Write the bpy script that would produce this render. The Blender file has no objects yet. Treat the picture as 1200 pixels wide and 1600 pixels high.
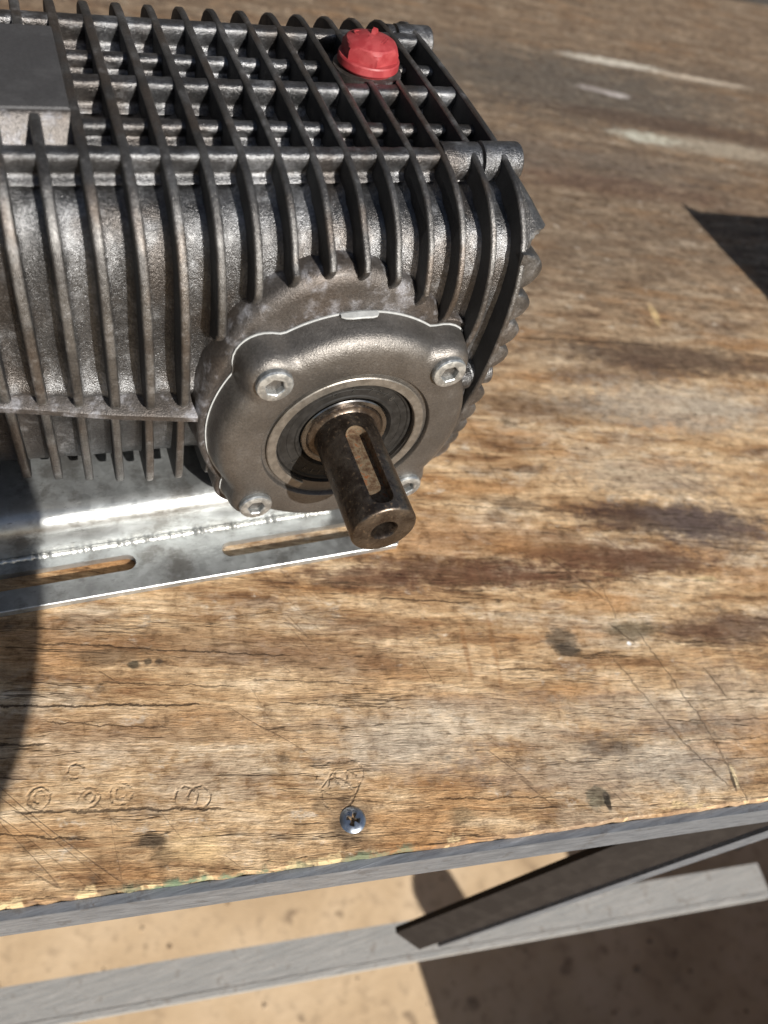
import bpy, bmesh, math, random
from mathutils import Matrix, Vector
random.seed(7)
S = bpy.context.scene
COL = S.collection
PI = math.pi
# All measurements are millimetres about the shaft axis of the pump: X to the right along the
# pump, Y away along the shaft, Z up. W() turns them into metres with the floor at 0.
def W(x, y, z): return Vector((x / 1000, y / 1000, (z + 880) / 1000))

# ------------------------------------------------------------------ camera
cd = bpy.data.cameras.new('camera')
cam = bpy.data.objects.new('camera', cd); COL.objects.link(cam); S.camera = cam
right, down, fwd = ((0.92645664, -0.32490357, 0.19004147), (-0.15085985, -0.78308084, -0.60334542),
                    (0.34484691, 0.53030374, -0.77450536))
cpos = W(-94.874, -184.804, 218.732)
cam.matrix_world = Matrix(((right[0], -down[0], -fwd[0], cpos.x), (right[1], -down[1], -fwd[1], cpos.y),
                           (right[2], -down[2], -fwd[2], cpos.z), (0, 0, 0, 1)))
cd.sensor_fit = 'VERTICAL'; cd.sensor_height = 36; cd.lens = 28.21
cd.clip_start = 0.01; cd.clip_end = 200
cd.dof.use_dof = True; cd.dof.focus_distance = 0.292; cd.dof.aperture_fstop = 8.5

# ------------------------------------------------------------------ daylight
SUN_EL, SUN_AZ = math.radians(30), math.radians(12)     # azimuth to the right of straight behind the viewer
tosun = Vector((math.sin(SUN_AZ) * math.cos(SUN_EL), -math.cos(SUN_AZ) * math.cos(SUN_EL), math.sin(SUN_EL)))
w = bpy.data.worlds.new('World'); S.world = w; w.use_nodes = True
nt = w.node_tree; bg = nt.nodes['Background']
sky = nt.nodes.new('ShaderNodeTexSky'); sky.sky_type = 'NISHITA'; sky.sun_disc = False
sky.sun_elevation = SUN_EL
sky.sun_rotation = math.atan2(tosun.x, tosun.y)
nt.links.new(sky.outputs[0], bg.inputs[0]); bg.inputs[1].default_value = 0.05
sl = bpy.data.lights.new('sun', 'SUN'); sl.energy = 5.0; sl.angle = math.radians(0.5); sl.color = (1, 0.955, 0.885)
so = bpy.data.objects.new('sun', sl); COL.objects.link(so); so.location = (0, -3, 4)
so.rotation_euler = (-tosun).to_track_quat('-Z', 'Y').to_euler()
S.view_settings.view_transform = 'Standard'; S.view_settings.look = 'None'
S.view_settings.gamma = 1; S.view_settings.exposure = 0.58
S.render.engine = 'CYCLES'

# ------------------------------------------------------------------ node helper
class NT:
    def __init__(s, name):
        s.m = bpy.data.materials.new(name); s.m.use_nodes = True; s.t = s.m.node_tree
        s.b = s.t.nodes['Principled BSDF']
    def n(s, typ, ins=(), **kw):
        nd = s.t.nodes.new(typ)
        for k, v in kw.items(): setattr(nd, k, v)
        for k, v in (ins.items() if isinstance(ins, dict) else enumerate(ins)):
            if v is None: continue
            if isinstance(v, bpy.types.NodeSocket): s.t.links.new(v, nd.inputs[k])
            else: nd.inputs[k].default_value = v
        return nd
    def math(s, op, a, b=None, c=None, clamp=False): return s.n('ShaderNodeMath', (a, b, c), operation=op, use_clamp=clamp).outputs[0]
    def add(s, a, b): return s.math('ADD', a, b)
    def mul(s, a, b): return s.math('MULTIPLY', a, b)
    def sub(s, a, b): return s.math('SUBTRACT', a, b)
    def noise(s, vec, scale=1, detail=3, rough=.55, dist=0):
        return s.n('ShaderNodeTexNoise', {'Vector': vec, 'Scale': scale, 'Detail': detail, 'Roughness': rough, 'Distortion': dist}).outputs[0]
    def step(s, v, a, b, x=0, y=1):
        return s.n('ShaderNodeMapRange', {'Value': v, 'From Min': a, 'From Max': b, 'To Min': x, 'To Max': y}, interpolation_type='SMOOTHSTEP').outputs[0]
    def lin(s, v, a, b, x=0, y=1): return s.n('ShaderNodeMapRange', {'Value': v, 'From Min': a, 'From Max': b, 'To Min': x, 'To Max': y}).outputs[0]
    def mix(s, f, a, b, mode='MIX'):
        nd = s.t.nodes.new('ShaderNodeMix'); nd.data_type = 'RGBA'; nd.blend_type = mode
        for i, v in ((0, f), (6, a), (7, b)):
            if isinstance(v, bpy.types.NodeSocket): s.t.links.new(v, nd.inputs[i])
            else: nd.inputs[i].default_value = v if i == 0 else (*v, 1)
        return nd.outputs[2]
    def ramp(s, f, stops):
        nd = s.t.nodes.new('ShaderNodeValToRGB'); e = nd.color_ramp.elements
        while len(e) > 1: e.remove(e[0])
        e[0].position, e[0].color = stops[0][0], (*stops[0][1], 1)
        for p, c in stops[1:]:
            q = e.new(p); q.color = (*c, 1)
        s.t.links.new(f, nd.inputs[0]); return nd.outputs[0]
    def comb(s, x, y, z=0.): return s.n('ShaderNodeCombineXYZ', (x, y, z)).outputs[0]
    def mm(s, off=(0, 0, 0)):       # object coordinates in millimetres
        tc = s.n('ShaderNodeTexCoord').outputs['Object']
        return s.n('ShaderNodeVectorMath', {0: tc, 1: (1000, 1000, 1000), 2: off}, operation='MULTIPLY_ADD').outputs[0]
    def scale(s, v, sc): return s.n('ShaderNodeVectorMath', {0: v, 1: sc}, operation='MULTIPLY').outputs[0]
    def bump(s, h, strength, dist, prev=None):
        return s.n('ShaderNodeBump', {'Strength': strength, 'Distance': dist, 'Height': h, 'Normal': prev}).outputs[0]
    def out(s, col=None, rough=None, metal=None, normal=None, spec=None):
        for k, v in (('Base Color', col), ('Roughness', rough), ('Metallic', metal), ('Normal', normal), ('Specular IOR Level', spec)):
            if v is None: continue
            if isinstance(v, bpy.types.NodeSocket): s.t.links.new(v, s.b.inputs[k])
            else: s.b.inputs[k].default_value = (*v, 1) if isinstance(v, tuple) else v
        return s.m

def cast_metal(name, dark, mid, pale, pale_amt, metal=.8, r0=.36, r1=.55, grain=.5, brown=None, coat=0):
    k = NT(name); P = k.mm(); sp = k.noise(P, 1.1, 3, .75)
    a = k.noise(P, .05, 5, .6); b = k.noise(P, .22, 4, .6); g = k.noise(P, 2.3, 2, .6)
    c = k.mix(k.step(a, .38, .62), dark, mid)
    if brown: c = k.mix(k.mul(k.step(k.noise(k.scale(P, (1, 1, .6)), .035, 4, .6), .47, .62), .85), c, brown)
    ox = k.mul(k.step(k.add(k.mul(b, .6), k.mul(a, .5)), .6 - pale_amt * .1, .72), pale_amt)
    ox = k.mul(ox, k.step(g, .3, .6, .55, 1))
    c = k.mix(ox, c, pale)
    c = k.mix(min(1., grain), c, k.ramp(sp, [(.33, (.62, .62, .62)), (.5, (1, 1, 1)), (.64, (1.32, 1.32, 1.32))]), 'MULTIPLY')  # glints of the grain put into the colour as pale and dark speckle
    n = k.bump(k.add(g, k.mul(sp, .6)), grain * .8, .0004); n = k.bump(k.noise(P, .35, 2), .1, .0008, n)
    rg = k.add(k.lin(b, .3, .7, r0, r1), k.mul(ox, .15))
    if coat: k.b.inputs['Coat Weight'].default_value = coat; k.b.inputs['Coat Roughness'].default_value = .3
    return k.out(c, rg, k.sub(metal, k.mul(ox, .35)), n)

M = {}
M['cast'] = cast_metal('cast_aluminium', (.095, .095, .097), (.195, .198, .205), (.46, .475, .50), .38, .88, .29, .42, .95, (.112, .10, .092), .12)
M['fin'] = cast_metal('oily_fin_metal', (.085, .082, .08), (.165, .162, .158), (.40, .40, .41), .3, .8, .32, .46, .8, (.125, .102, .085), .12)
M['flank'] = cast_metal('shaded_fin_flank', (.011, .011, .012), (.018, .018, .019), (.03, .03, .031), .2, .1, .55, .7, .4)  # near-black shade of the fin sides put into the colour
M['boss'] = cast_metal('oxidised_cast_metal', (.085, .076, .070), (.13, .12, .115), (.36, .37, .41), .65, .7, .38, .55, .7, (.085, .07, .06), .1)
M['cover'] = cast_metal('cover_metal', (.118, .110, .102), (.15, .14, .13), (.34, .335, .32), .10, .75, .36, .46, .55, None, .08)
M['pad'] = cast_metal('flat_machined_pad', (.058, .057, .059), (.075, .074, .076), (.12, .12, .125), .1, .3, .5, .6, .35)

def plain(name, col, rough, metal, scale=.3, var=.25, bump=.15, bscale=1.5, col2=None, lo=.42, hi=.62, spec=.5):
    k = NT(name); P = k.mm()
    a = k.noise(P, scale, 5, .6)
    c = k.mix(k.step(a, lo, hi), col, col2 or tuple(min(1, v * (1 + var * 2)) for v in col))
    n = k.bump(k.noise(P, bscale, 3), bump, .0004)
    return k.out(c, k.lin(a, .3, .7, rough - .06, rough + .08), metal, n, spec)
M['gasket'] = plain('pale_sealant', (.36, .37, .37), .6, .1, .4, .1)
M['circlip'] = plain('circlip_steel', (.20, .185, .165), .4, .75, .3, .15)
M['seal'] = plain('black_seal_rubber', (.013, .012, .011), .6, 0, .3, .3, .1, spec=.22)
M['mark'] = plain('raised_seal_lettering', (.03, .029, .027), .3, .2, .3, .3, .05)
M['race'] = plain('polished_steel', (.20, .195, .19), .25, 1, .2, .1, .03)
M['bolt'] = plain('zinc_plated_steel', (.36, .38, .39), .42, .85, .5, .35, .25, 1.2, (.56, .58, .58))
M['plug'] = plain('red_plastic', (.25, .026, .030), .5, 0, .25, .1, .15, 1.2, (.31, .045, .048))
def galv_mat():
    k = NT('galvanised_steel'); P = k.mm()
    vor = k.n('ShaderNodeTexVoronoi', {'Vector': P, 'Scale': .28}).outputs['Color']
    v1 = k.n('ShaderNodeSeparateXYZ', (vor,)).outputs[0]
    a = k.noise(P, .06, 6, .65); b = k.noise(k.scale(P, (.25, 1, 1)), .8, 5, .7)
    c = k.mix(k.step(a, .36, .64), (.34, .35, .35), (.50, .52, .52))
    c = k.mix(.22, c, k.ramp(v1, [(0, (.20, .21, .21)), (1, (.52, .54, .55))]))
    c = k.mix(k.mul(k.step(k.noise(P, .045, 5, .7), .50, .66), .65), c, (.155, .145, .13))
    c = k.mix(k.mul(k.step(b, .6, .68), .5), c, (.10, .095, .085))
    c = k.mix(k.mul(k.step(b, .38, .3), .5), c, (.60, .61, .60))
    n = k.bump(b, .25, .0004); n = k.bump(v1, .06, .0003, n)
    return k.out(c, k.add(k.lin(v1, 0, 1, .33, .42), k.lin(a, .3, .7, -.04, .06)), .76, n)
M['galv'] = galv_mat()
M['weld'] = plain('bright_weld', (.46, .46, .44), .38, .8, .4, .2, .4, .9)
M['screw'] = plain('blue_zinc_screw', (.36, .395, .45), .3, .95, .4, .1, .1)
M['steelbar'] = plain('dull_steel_bar', (.16, .172, .19), .5, .4, .25, .3, .4, .5, (.185, .197, .215), .35, .7)
M['darkbar'] = plain('dark_brown_steel', (.022, .018, .016), .75, .1, .12, .3, .3, .4, (.029, .024, .021), spec=.2)  # even dark brown, slightly mottled
def bar_mat(name, c0, c1, rough):
    k = NT(name); P = k.mm(); S_ = k.scale(P, (.06, 1, 1))
    a = k.noise(S_, .5, 6, .7); b = k.noise(P, .12, 6, .7); d = k.noise(P, .6, 4, .7)
    c = k.mix(k.step(a, .36, .62), c0, c1)
    c = k.mix(k.mul(k.step(b, .56, .66), .5), c, tuple(v * q for v, q in zip(c0, (.6, .5, .42))))
    c = k.mix(k.mul(k.step(a, .63, .7), .7), c, tuple(min(1, v * 1.6) for v in c1))
    c = k.mix(k.mul(k.step(d, .63, .7), .6), c, (.09, .06, .04))
    return k.out(c, k.lin(b, .3, .7, rough - .1, rough + .1), .4, k.bump(k.add(a, k.mul(d, .5)), .35, .0008))
M['barface'] = bar_mat('weathered_zinc_bar', (.33, .335, .33), (.42, .415, .40), .55)
M['steelbar'] = bar_mat('dull_steel_bar', (.125, .135, .152), (.20, .212, .232), .5)
M['grit'] = plain('brown_grit', (.24, .17, .11), .9, 0, .02, .5, .2, .5, (.42, .33, .23))
M['shade_box'] = plain('grey_board', (.2, .18, .16), .8, 0, .02, .2)
M['sky_blocker'] = plain('dark_corrugated_iron', (.045, .042, .04), .6, .2, .004, .3)
M['shadow_caster'] = plain('black_enamel', (.03, .03, .03), .4, 0, .02, .2)
# shaft: dark oily steel with rust, brightest near the end
def shaft_mat():
    k = NT('rusty_shaft_steel'); P = k.mm()
    a = k.noise(P, .14, 6, .65); b = k.noise(P, .7, 5, .65)
    y = k.n('ShaderNodeSeparateXYZ', (P,)).outputs[1]
    c = k.mix(k.step(a, .35, .65), (.062, .046, .036), (.135, .112, .092))
    base = k.step(y, -22, -2)
    rust = k.step(k.add(k.mul(b, .75), k.mul(base, .28)), .44, .62)
    c = k.mix(k.mul(rust, .85), c, (.17, .062, .024))
    c = k.mix(k.mul(k.step(b, .56, .66), .4), c, (.26, .2, .13))
    n = k.bump(b, .25, .0003)
    return k.out(c, k.lin(b, .3, .7, .22, .46), k.sub(.9, k.mul(rust, .5)), n)
M['shaft'] = shaft_mat()
def keyway_mat():
    k = NT('rusted_keyway'); P = k.mm(); a = k.noise(P, .35, 6, .7)
    c = k.ramp(a, [(.34, (.05, .024, .012)), (.46, (.105, .062, .032)), (.56, (.16, .125, .08)), (.64, (.19, .068, .022))])
    return k.out(c, .75, .2, k.bump(a, .4, .0005))
M['keyway'] = keyway_mat()

# ------------------------------------------------------------------ weathered plywood
STAINS = [  # x, y, r along grain, r across, colour, strength, softness
    (62, -21, 46, 8, (.085, .036, .02), .88, .65), (18, -15, 30, 6, (.09, .036, .022), .75, .6), (100, -30, 34, 6, (.12, .05, .028), .7, .7), (-20.9, -113.3, 7.5, 7.5, (.10, .075, .055), .6, .5),
    (182, -13, 48, 10, (.055, .034, .03), .88, .6), (150, -32, 50, 7, (.085, .038, .024), .85, .6), (212, -24, 30, 15, (.10, .075, .07), .75, .6), (120, -20, 40, 9, (.13, .06, .03), .6, .7),
    (183, -80, 36, 8, (.085, .042, .028), .85, .7), (94.4, -63, 6, 5, (.10, .085, .065), .8, .4), (95, -70, 6, 3, (.05, .04, .03), .95, .4),
    (131, -68, 12, 5, (.12, .105, .07), .75, .6), (89, -115, 11, 4, (.08, .06, .05), .75, .6), (99, -116, 7, 5, (.13, .085, .05), .6, .7),
    (76.5, -132, 4.5, 4.2, (.135, .125, .085), .85, .25), (79.5, -135, 1.2, 4, (.025, .02, .015), .95, .3),
    (-91, -101, 5, 2.6, (.05, .04, .03), .9, .5), (-88, -107, 4, 3, (.08, .055, .03), .6, .6), (-76, -107.5, 9, 4.5, (.60, .42, .22), .75, .6),
    (-30, -106, 3, 2, (.12, .09, .06), .5, .5), (20, -123, 5, 3, (.16, .12, .07), .7, .6), (270, 98, 85, 13, (.075, .05, .038), .85, .6), (170, 70, 60, 9, (.11, .07, .045), .6, .7),
    (210, 92, 36, 12, (.13, .09, .065), .55, .7), (366, 454, 150, 60, (.085, .08, .072), .75, .7), (300, 330, 120, 26, (.12, .10, .085), .6, .7),
    (480, 372, 150, 14, (.085, .055, .04), .75, .6), (330, 290, 90, 14, (.12, .07, .05), .6, .7), (600, 470, 160, 16, (.13, .10, .075), .6, .7),
    (448, 500, 48, 7, (.62, .58, .50), .85, .5), (536, 472, 48, 5, (.58, .50, .40), .8, .5), (404, 362, 30, 9, (.52, .52, .44), .85, .5),
    (470, 345, 60, 14, (.42, .37, .29), .6, .6), (414, 436, 12, 5, (.5, .46, .44), .8, .5), (393, 446, 14, 5, (.42, .38, .36), .7, .6),
    (274, 141, 2.5, 11, (.62, .46, .24), .8, .3), (240, 60, 60, 18, (.43, .38, .31), .65, .6), (190, 15, 40, 12, (.43, .37, .29), .6, .7),
    (-60, -30, 60, 9, (.20, .115, .06), .5, .9), (-70, -62, 50, 6, (.24, .14, .075), .4, .9), (-30, -75, 40, 7, (.62, .46, .29), .4, .9), (-97, -27, 12, 3, (.13, .09, .055), .7, .6), (-86, -33, 2.2, 1.6, (.05, .045, .03), .9, .4), (-80.5, -33, 1.6, 1.2, (.06, .05, .035), .8, .4), (-76, -34, 1.4, 1.1, (.09, .07, .05), .8, .4),
    (10, -92, 26, 10, (.50, .44, .36), .55, .7), (118, -130, 26, 9, (.40, .36, .30), .6, .7), (160, -110, 22, 14, (.43, .36, .28), .5, .7),
    (65, -12, 2, 7, (.17, .08, .035), .5, .6), (48, -60, 1.2, 12, (.28, .13, .05), .55, .6), (61, -62, 1.0, 22, (.30, .15, .06), .5, .6),
    (118, -10, 14, 3, (.07, .055, .05), .6, .6), (105, 12, 16, 4, (.07, .05, .04), .6, .7), (92, 6, 5, 5, (.08, .06, .05), .6, .6),
    (125.8, -74.3, 1.0, .9, (.85, .85, .85), 1., .2), (184.9, -51, 6, 1.6, (.60, .46, .26), .9, .3), (139.2, -140.5, 1.1, 5, (.72, .58, .36), .95, .25), (137.3, -142, .8, 4.5, (.04, .03, .02), .9, .3),
    (115, -104, 26, 9, (.50, .43, .34), .5, .8), (-10, -62, 30, 8, (.56, .40, .24), .4, .8), (40, -88, 36, 9, (.58, .48, .36), .5, .8), (-110, -60, 30, 7, (.46, .30, .17), .4, .8), (60, -118, 28, 7, (.30, .235, .18), .5, .7),
    (57, 10, 24, 3, (.44, .26, .12), .5, .8), (80, -2, 40, 8, (.42, .22, .09), .5, .8), (-20, -45, 40, 7, (.16, .085, .05), .45, .8), (10, -38, 20, 5, (.12, .055, .035), .5, .7),
]
RINGS = [(-20.3, -99.5, 5.6), (-17.2, -96.4, 5.6), (-24.0, -96.2, 5.8), (-23.6, -102.6, 6.2), (-124.9, -75.5, 3.6), (-108.6, -80, 3.4), (-98.3, -81.5, 3.9),
         (-72.5, -90.2, 4.0), (-124.9, -75.5, 1.8), (-108.6, -80, 1.6), (-98.3, -81.5, 1.9), (-77, -89, 4)  , (-112, -69.5, 2.6)]
CUTS = [(110.5, -21.9, 126.6, -49.5, 0.5, 0.50),
        (134.2, -70.6, 140.1, -117.0, 0.45, 0.54),
        (140.1, -117.0, 139.5, -162.2, 0.4, 0.50),
        (114.9, -79.3, 125.0, -118.9, 0.6, 0.43),
        (125.0, -118.9, 134.0, -141.9, 0.5, 0.58),
        (156.3, -96.0, 158.1, -107.7, 0.5, 0.58),
        (128.8, -39.0, 127.2, -59.2, 0.4, 0.43),
        (106.0, 73.5, 102.9, 7.3, 0.4, 0.29),
        (142.0, 44.0, 147.4, 15.9, 0.4, 0.29),
        (-134.7, -38.1, -67.9, -54.5, 0.55, 0.95),
        (-119.5, -15.2, -29.1, -42.5, 0.4, 0.8),
        (-135.7, -53.4, -122.8, -56.4, 0.6, 0.9),
        (-118.2, -48.8, -80.0, -61.2, 0.35, 0.7),
        (-129.4, -79.3, -68.0, -95.4, 0.6, 0.85),
        (-137.8, -84.6, -112.4, -93.7, 0.4, 0.8),
        (61.4, -71.0, 83.3, -76.7, 0.5, 0.7),
        (22.1, -26.1, 58.5, -36.3, 0.5, 0.8),
        (14.6, -115.1, 62.5, -127.8, 0.4, 0.6),
        (125.2, -102.5, 178.5, -114.5, 0.35, 0.5),
        (128.9, -112.9, 172.1, -122.9, 0.35, 0.5),
        (126.9, -121.2, 162.0, -129.1, 0.35, 0.55),
        (127.7, -130.3, 160.8, -137.9, 0.35, 0.5),
        (-41.6, -50.0, -1.9, -62.2, 0.35, 0.6),
        (-34.4, -62.5, 15.3, -77.5, 0.35, 0.6),
        (-96.4, -38.0, -52.1, -50.8, 0.4, 0.6),
        (143.1, -16.9, 233.4, -39.4, 0.4, 0.5),
        (71.7, 18.1, 134.2, 2.1, 0.35, 0.6),
        (171.9, 130.3, 251.6, 115.2, 1.2, 0.7),
        (123.4, -64.6, 127.7, -72.4, 0.5, 0.7),
        (99.4, -73.3, 115.3, -75.5, 0.8, 0.6)]
EDGE_N, EDGE_D = (0.15605, 0.98775), -128.586
def wood_mat():
    k = NT('weathered_plywood'); P0 = k.mm((200, 200, 0))
    wob = k.n('ShaderNodeTexNoise', {'Vector': P0, 'Scale': .022, 'Detail': 3, 'Roughness': .6}).outputs[1]
    wv = k.n('ShaderNodeVectorMath', {0: wob, 1: (.5, .5, .5)}, operation='SUBTRACT').outputs[0]
    P = k.n('ShaderNodeVectorMath', {0: wv, 1: (6, 3.2, 0), 2: P0}, operation='MULTIPLY_ADD').outputs[0]
    sx = k.n('ShaderNodeSeparateXYZ', (P,)).outputs
    a = math.radians(-14.6); ca, sa = math.cos(a), math.sin(a)
    g = k.add(k.mul(sx[0], ca), k.mul(sx[1], sa)); h = k.sub(k.mul(sx[1], ca), k.mul(sx[0], sa))
    GV = lambda gs, hs, z=0.: k.comb(k.mul(g, gs), k.mul(h, hs), z)
    y0 = k.n('ShaderNodeSeparateXYZ', (P0,)).outputs
    n1 = k.noise(GV(.016, .095), 1, 10, .68, .3)          # broad growth bands, down to fibres
    n2 = k.noise(GV(.10, .70, 3.), 1, 6, .72, .3)     # short raised ridges
    n3 = k.noise(GV(.25, 2.4, 7.), 1, 3, .7)            # fibres
    mot = k.noise(P0, .16, 8, .72)                      # handling dirt, no direction
    mot2 = k.noise(k.scale(P0, (1, 1, 3)), .7, 5, .7)
    patch = k.noise(GV(.012, .028, 11.), 1, 5, .65)
    blot = k.noise(GV(.045, .07, 5.), 1, 7, .72)
    c = k.ramp(n1, [(.30, (.11, .052, .024)), (.39, (.27, .15, .072)), (.47, (.43, .275, .145)), (.56, (.57, .40, .235)), (.68, (.72, .56, .38))])
    grey = k.ramp(n1, [(.30, (.14, .105, .075)), (.42, (.31, .245, .18)), (.55, (.48, .40, .305)), (.68, (.66, .58, .475))])
    far = k.step(y0[1], 30, 230)
    pm = k.add(k.mul(patch, .7), k.mul(mot, .3))
    gm = k.math('MAXIMUM', k.mul(k.step(pm, .49, .58), .85), k.mul(far, .8))
    c = k.mix(k.mul(gm, .66), c, grey)
    c = k.mix(k.mul(k.step(k.noise(GV(.012, .05, 21.), 1, 4), .52, .66), .6), c, (.43, .225, .09), 'MIX')
    far2 = k.mul(far, k.step(blot, .35, .6))
    c = k.mix(k.mul(far2, .6), c, (.12, .088, .064)); c = k.mix(k.mul(far, .62), c, (.12, .085, .06))
    c = k.mix(k.mul(k.step(blot, .56, .70), .75), c, (.13, .10, .07))
    c = k.mix(k.mul(k.step(k.noise(GV(.06, .10, 31.), 1, 6, .75), .58, .68), .6), c, (.58, .52, .43))
    # stains, spills and pale scuffs with a place of their own
    se = k.sub(k.noise(P0, .13, 7, .72), .5); se2 = k.sub(n2, .5); se3 = k.sub(n1, .5)
    for (x, y, ru, rv, col, st, so_) in STAINS:
        gx, hy = x * ca + y * sa, y * ca - x * sa
        d = k.n('ShaderNodeVectorMath', (k.comb(k.math('MULTIPLY_ADD', g, 1 / ru, -gx / ru), k.math('MULTIPLY_ADD', h, 1 / rv, -hy / rv)),), operation='LENGTH').outputs['Value']
        d = k.math('MULTIPLY_ADD', se, 2.2, d); d = k.math('MULTIPLY_ADD', se2, 1.1, d); d = k.math('MULTIPLY_ADD', se3, 1.2, d)
        c = k.mix(k.mul(k.step(d, 1 + so_ * .95, 1 - so_ * .8), st * .93), c, col)
    c = k.mix(1., c, k.ramp(mot, [(.30, (.42, .37, .33)), (.47, (.98, .98, .98)), (.64, (1.28, 1.29, 1.3))]), 'MULTIPLY')
    c = k.mix(1., c, k.ramp(n2, [(.30, (.42, .36, .31)), (.45, (.94, .93, .92)), (.55, (1.05, 1.05, 1.05)), (.68, (1.22, 1.23, 1.22))]), 'MULTIPLY')
    c = k.mix(1., c, k.ramp(n3, [(.30, (.66, .63, .60)), (.5, (1, 1, 1)), (.68, (1.14, 1.14, 1.14))]), 'MULTIPLY')
    c = k.mix(k.mul(k.step(mot2, .64, .70), .65), c, (.075, .052, .034))
    c = k.mix(k.mul(k.step(mot2, .30, .26), .45), c, (.62, .55, .45))
    # cracks along the grain
    c1 = k.math('ABSOLUTE', k.sub(k.noise(GV(.0045, .075, 41.), 1, 5, .55), .5))
    crack = k.mul(k.step(c1, .0065, .0015), k.step(k.noise(GV(.010, .03, 47.), 1, 3), .42, .54))
    c2 = k.math('ABSOLUTE', k.sub(k.noise(GV(.012, .5, 51.), 1, 4, .55), .5))
    crack2 = k.mul(k.step(c2, .012, .002), k.step(k.noise(GV(.04, .05, 57.), 1, 3), .5, .6))
    # knife and tool scratches, across the grain
    scr = None
    for (ang, off, sc, msk) in ((-62, 3., .06, .55), (-52, 9., .05, .56), (-84, 25., .05, .60)):
        b = math.radians(ang); cb, sb = math.cos(b), math.sin(b)
        u = k.add(k.mul(y0[0], cb), k.mul(y0[1], sb)); v = k.sub(k.mul(y0[1], cb), k.mul(y0[0], sb))
        q = k.math('ABSOLUTE', k.sub(k.noise(k.comb(k.mul(u, .0025), k.mul(v, sc), off), 1, 2, .5), .5))
        q = k.mul(k.step(q, .0035, .0006), k.step(k.noise(k.comb(k.mul(u, .012), k.mul(v, .03), off + 2), 1, 3), msk, msk + .06))
        scr = q if scr is None else k.math('MAXIMUM', scr, q)
    c = k.mix(k.mul(scr, .5), c, (.13, .08, .05))
    c = k.mix(k.mul(crack2, .4), c, (.08, .045, .024)); c = k.mix(k.mul(crack, .75), c, (.045, .026, .014))
    cut = None
    for (xa, ya, xb, yb, wd, st) in CUTS:       # single cracks and knife cuts
        L_ = math.hypot(xb - xa, yb - ya); cu, su = (xb - xa) / L_, (yb - ya) / L_
        px = k.add(k.mul(y0[0], cu), k.math('MULTIPLY_ADD', y0[1], su, -(xa * cu + ya * su)))
        py = k.sub(k.math('MULTIPLY_ADD', y0[1], cu, -(ya * cu - xa * su)), k.mul(y0[0], su))
        py = k.math('MULTIPLY_ADD', se, 5., py); py = k.math('MULTIPLY_ADD', se3, 1.5, py)
        ex = k.math('MAXIMUM', k.sub(k.math('ABSOLUTE', k.sub(px, L_ / 2)), L_ / 2), 0.)
        q = k.mul(k.step(k.add(k.math('ABSOLUTE', py), k.mul(ex, .12)), wd * 1.3, wd * .25), st)
        cut = q if cut is None else k.math('MAXIMUM', cut, q)
    cut = k.mul(cut, k.step(n2, .28, .5, .45, 1))
    c = k.mix(k.mul(cut, .92), c, (.045, .026, .015))
    # washer and screw-head dents
    dent = None; se4 = k.sub(k.noise(P0, .35, 4, .6), .5)
    for (x, y, r) in RINGS:
        d = k.n('ShaderNodeVectorMath', {0: P0, 1: (x, y, 0)}, operation='DISTANCE').outputs['Value'] if False else \
            k.n('ShaderNodeVectorMath', (k.comb(k.math('SUBTRACT', y0[0], x), k.math('SUBTRACT', y0[1], y)),), operation='LENGTH').outputs['Value']
        q = k.step(k.math('ABSOLUTE', k.sub(k.math('MULTIPLY_ADD', se4, 2.2, d), r)), .75, .05)
        dent = q if dent is None else k.math('MAXIMUM', dent, q)
    dent = k.mul(dent, k.step(k.noise(P0, .2, 4), .44, .56))
    c = k.mix(k.mul(dent, .32), c, (.12, .08, .05))
    # worn front edge: raw pale splinters and a smear of green paint
    ed = k.sub(k.add(k.mul(y0[0], EDGE_N[0]), k.mul(y0[1], EDGE_N[1])), EDGE_D)
    edn = k.add(ed, k.mul(k.sub(k.noise(P0, .12, 5, .65), .5), 14))
    c = k.mix(k.mul(k.step(edn, 2.2, 0.2), .7), c, (.22, .14, .085))
    spl = k.mul(k.step(edn, 4.4, 2.6), k.step(k.noise(GV(.08, .12, 63.), 1, 4), .57, .62))
    c = k.mix(k.mul(spl, .85), c, (.66, .49, .27))
    gx = k.math('MAXIMUM', k.step(k.math('ABSOLUTE', k.sub(y0[0], -72)), 42, 18), k.mul(k.step(k.math('ABSOLUTE', k.sub(y0[0], -16)), 22, 8), .8))
    c = k.mix(k.mul(k.mul(k.step(edn, 2.2, -.6), gx), .75), c, (.12, .21, .13))
    hgt = k.add(k.add(k.mul(n2, 1.1), k.add(k.mul(n3, .45), k.add(k.mul(mot2, .45), k.mul(mot, .9)))), k.sub(k.mul(n1, .9), k.add(k.mul(k.math('MAXIMUM', crack, cut), 1.3), k.add(k.mul(crack2, .55), k.add(k.mul(scr, .35), k.mul(dent, 1.0))))))
    nrm = k.bump(hgt, .62, .0012)
    return k.out(c, k.lin(n2, .3, .7, .62, .8), 0., nrm, .2)
M['wood'] = wood_mat()
def ground_mat():
    k = NT('dusty_concrete_paving'); P = k.mm()
    a = k.noise(P, .006, 6, .6); b = k.noise(P, .05, 5, .65); d = k.noise(P, .022, 4, .6)
    c = k.ramp(a, [(.3, (.38, .27, .165)), (.5, (.52, .385, .245)), (.7, (.60, .46, .31))])
    c = k.mix(k.mul(k.step(b, .5, .7), .45), c, (.24, .17, .11))
    c = k.mix(k.mul(k.step(d, .62, .7), .6), c, (.13, .09, .06))
    return k.out(c, .9, 0., k.bump(b, .5, .002), .2)
M['ground'] = ground_mat()

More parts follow.
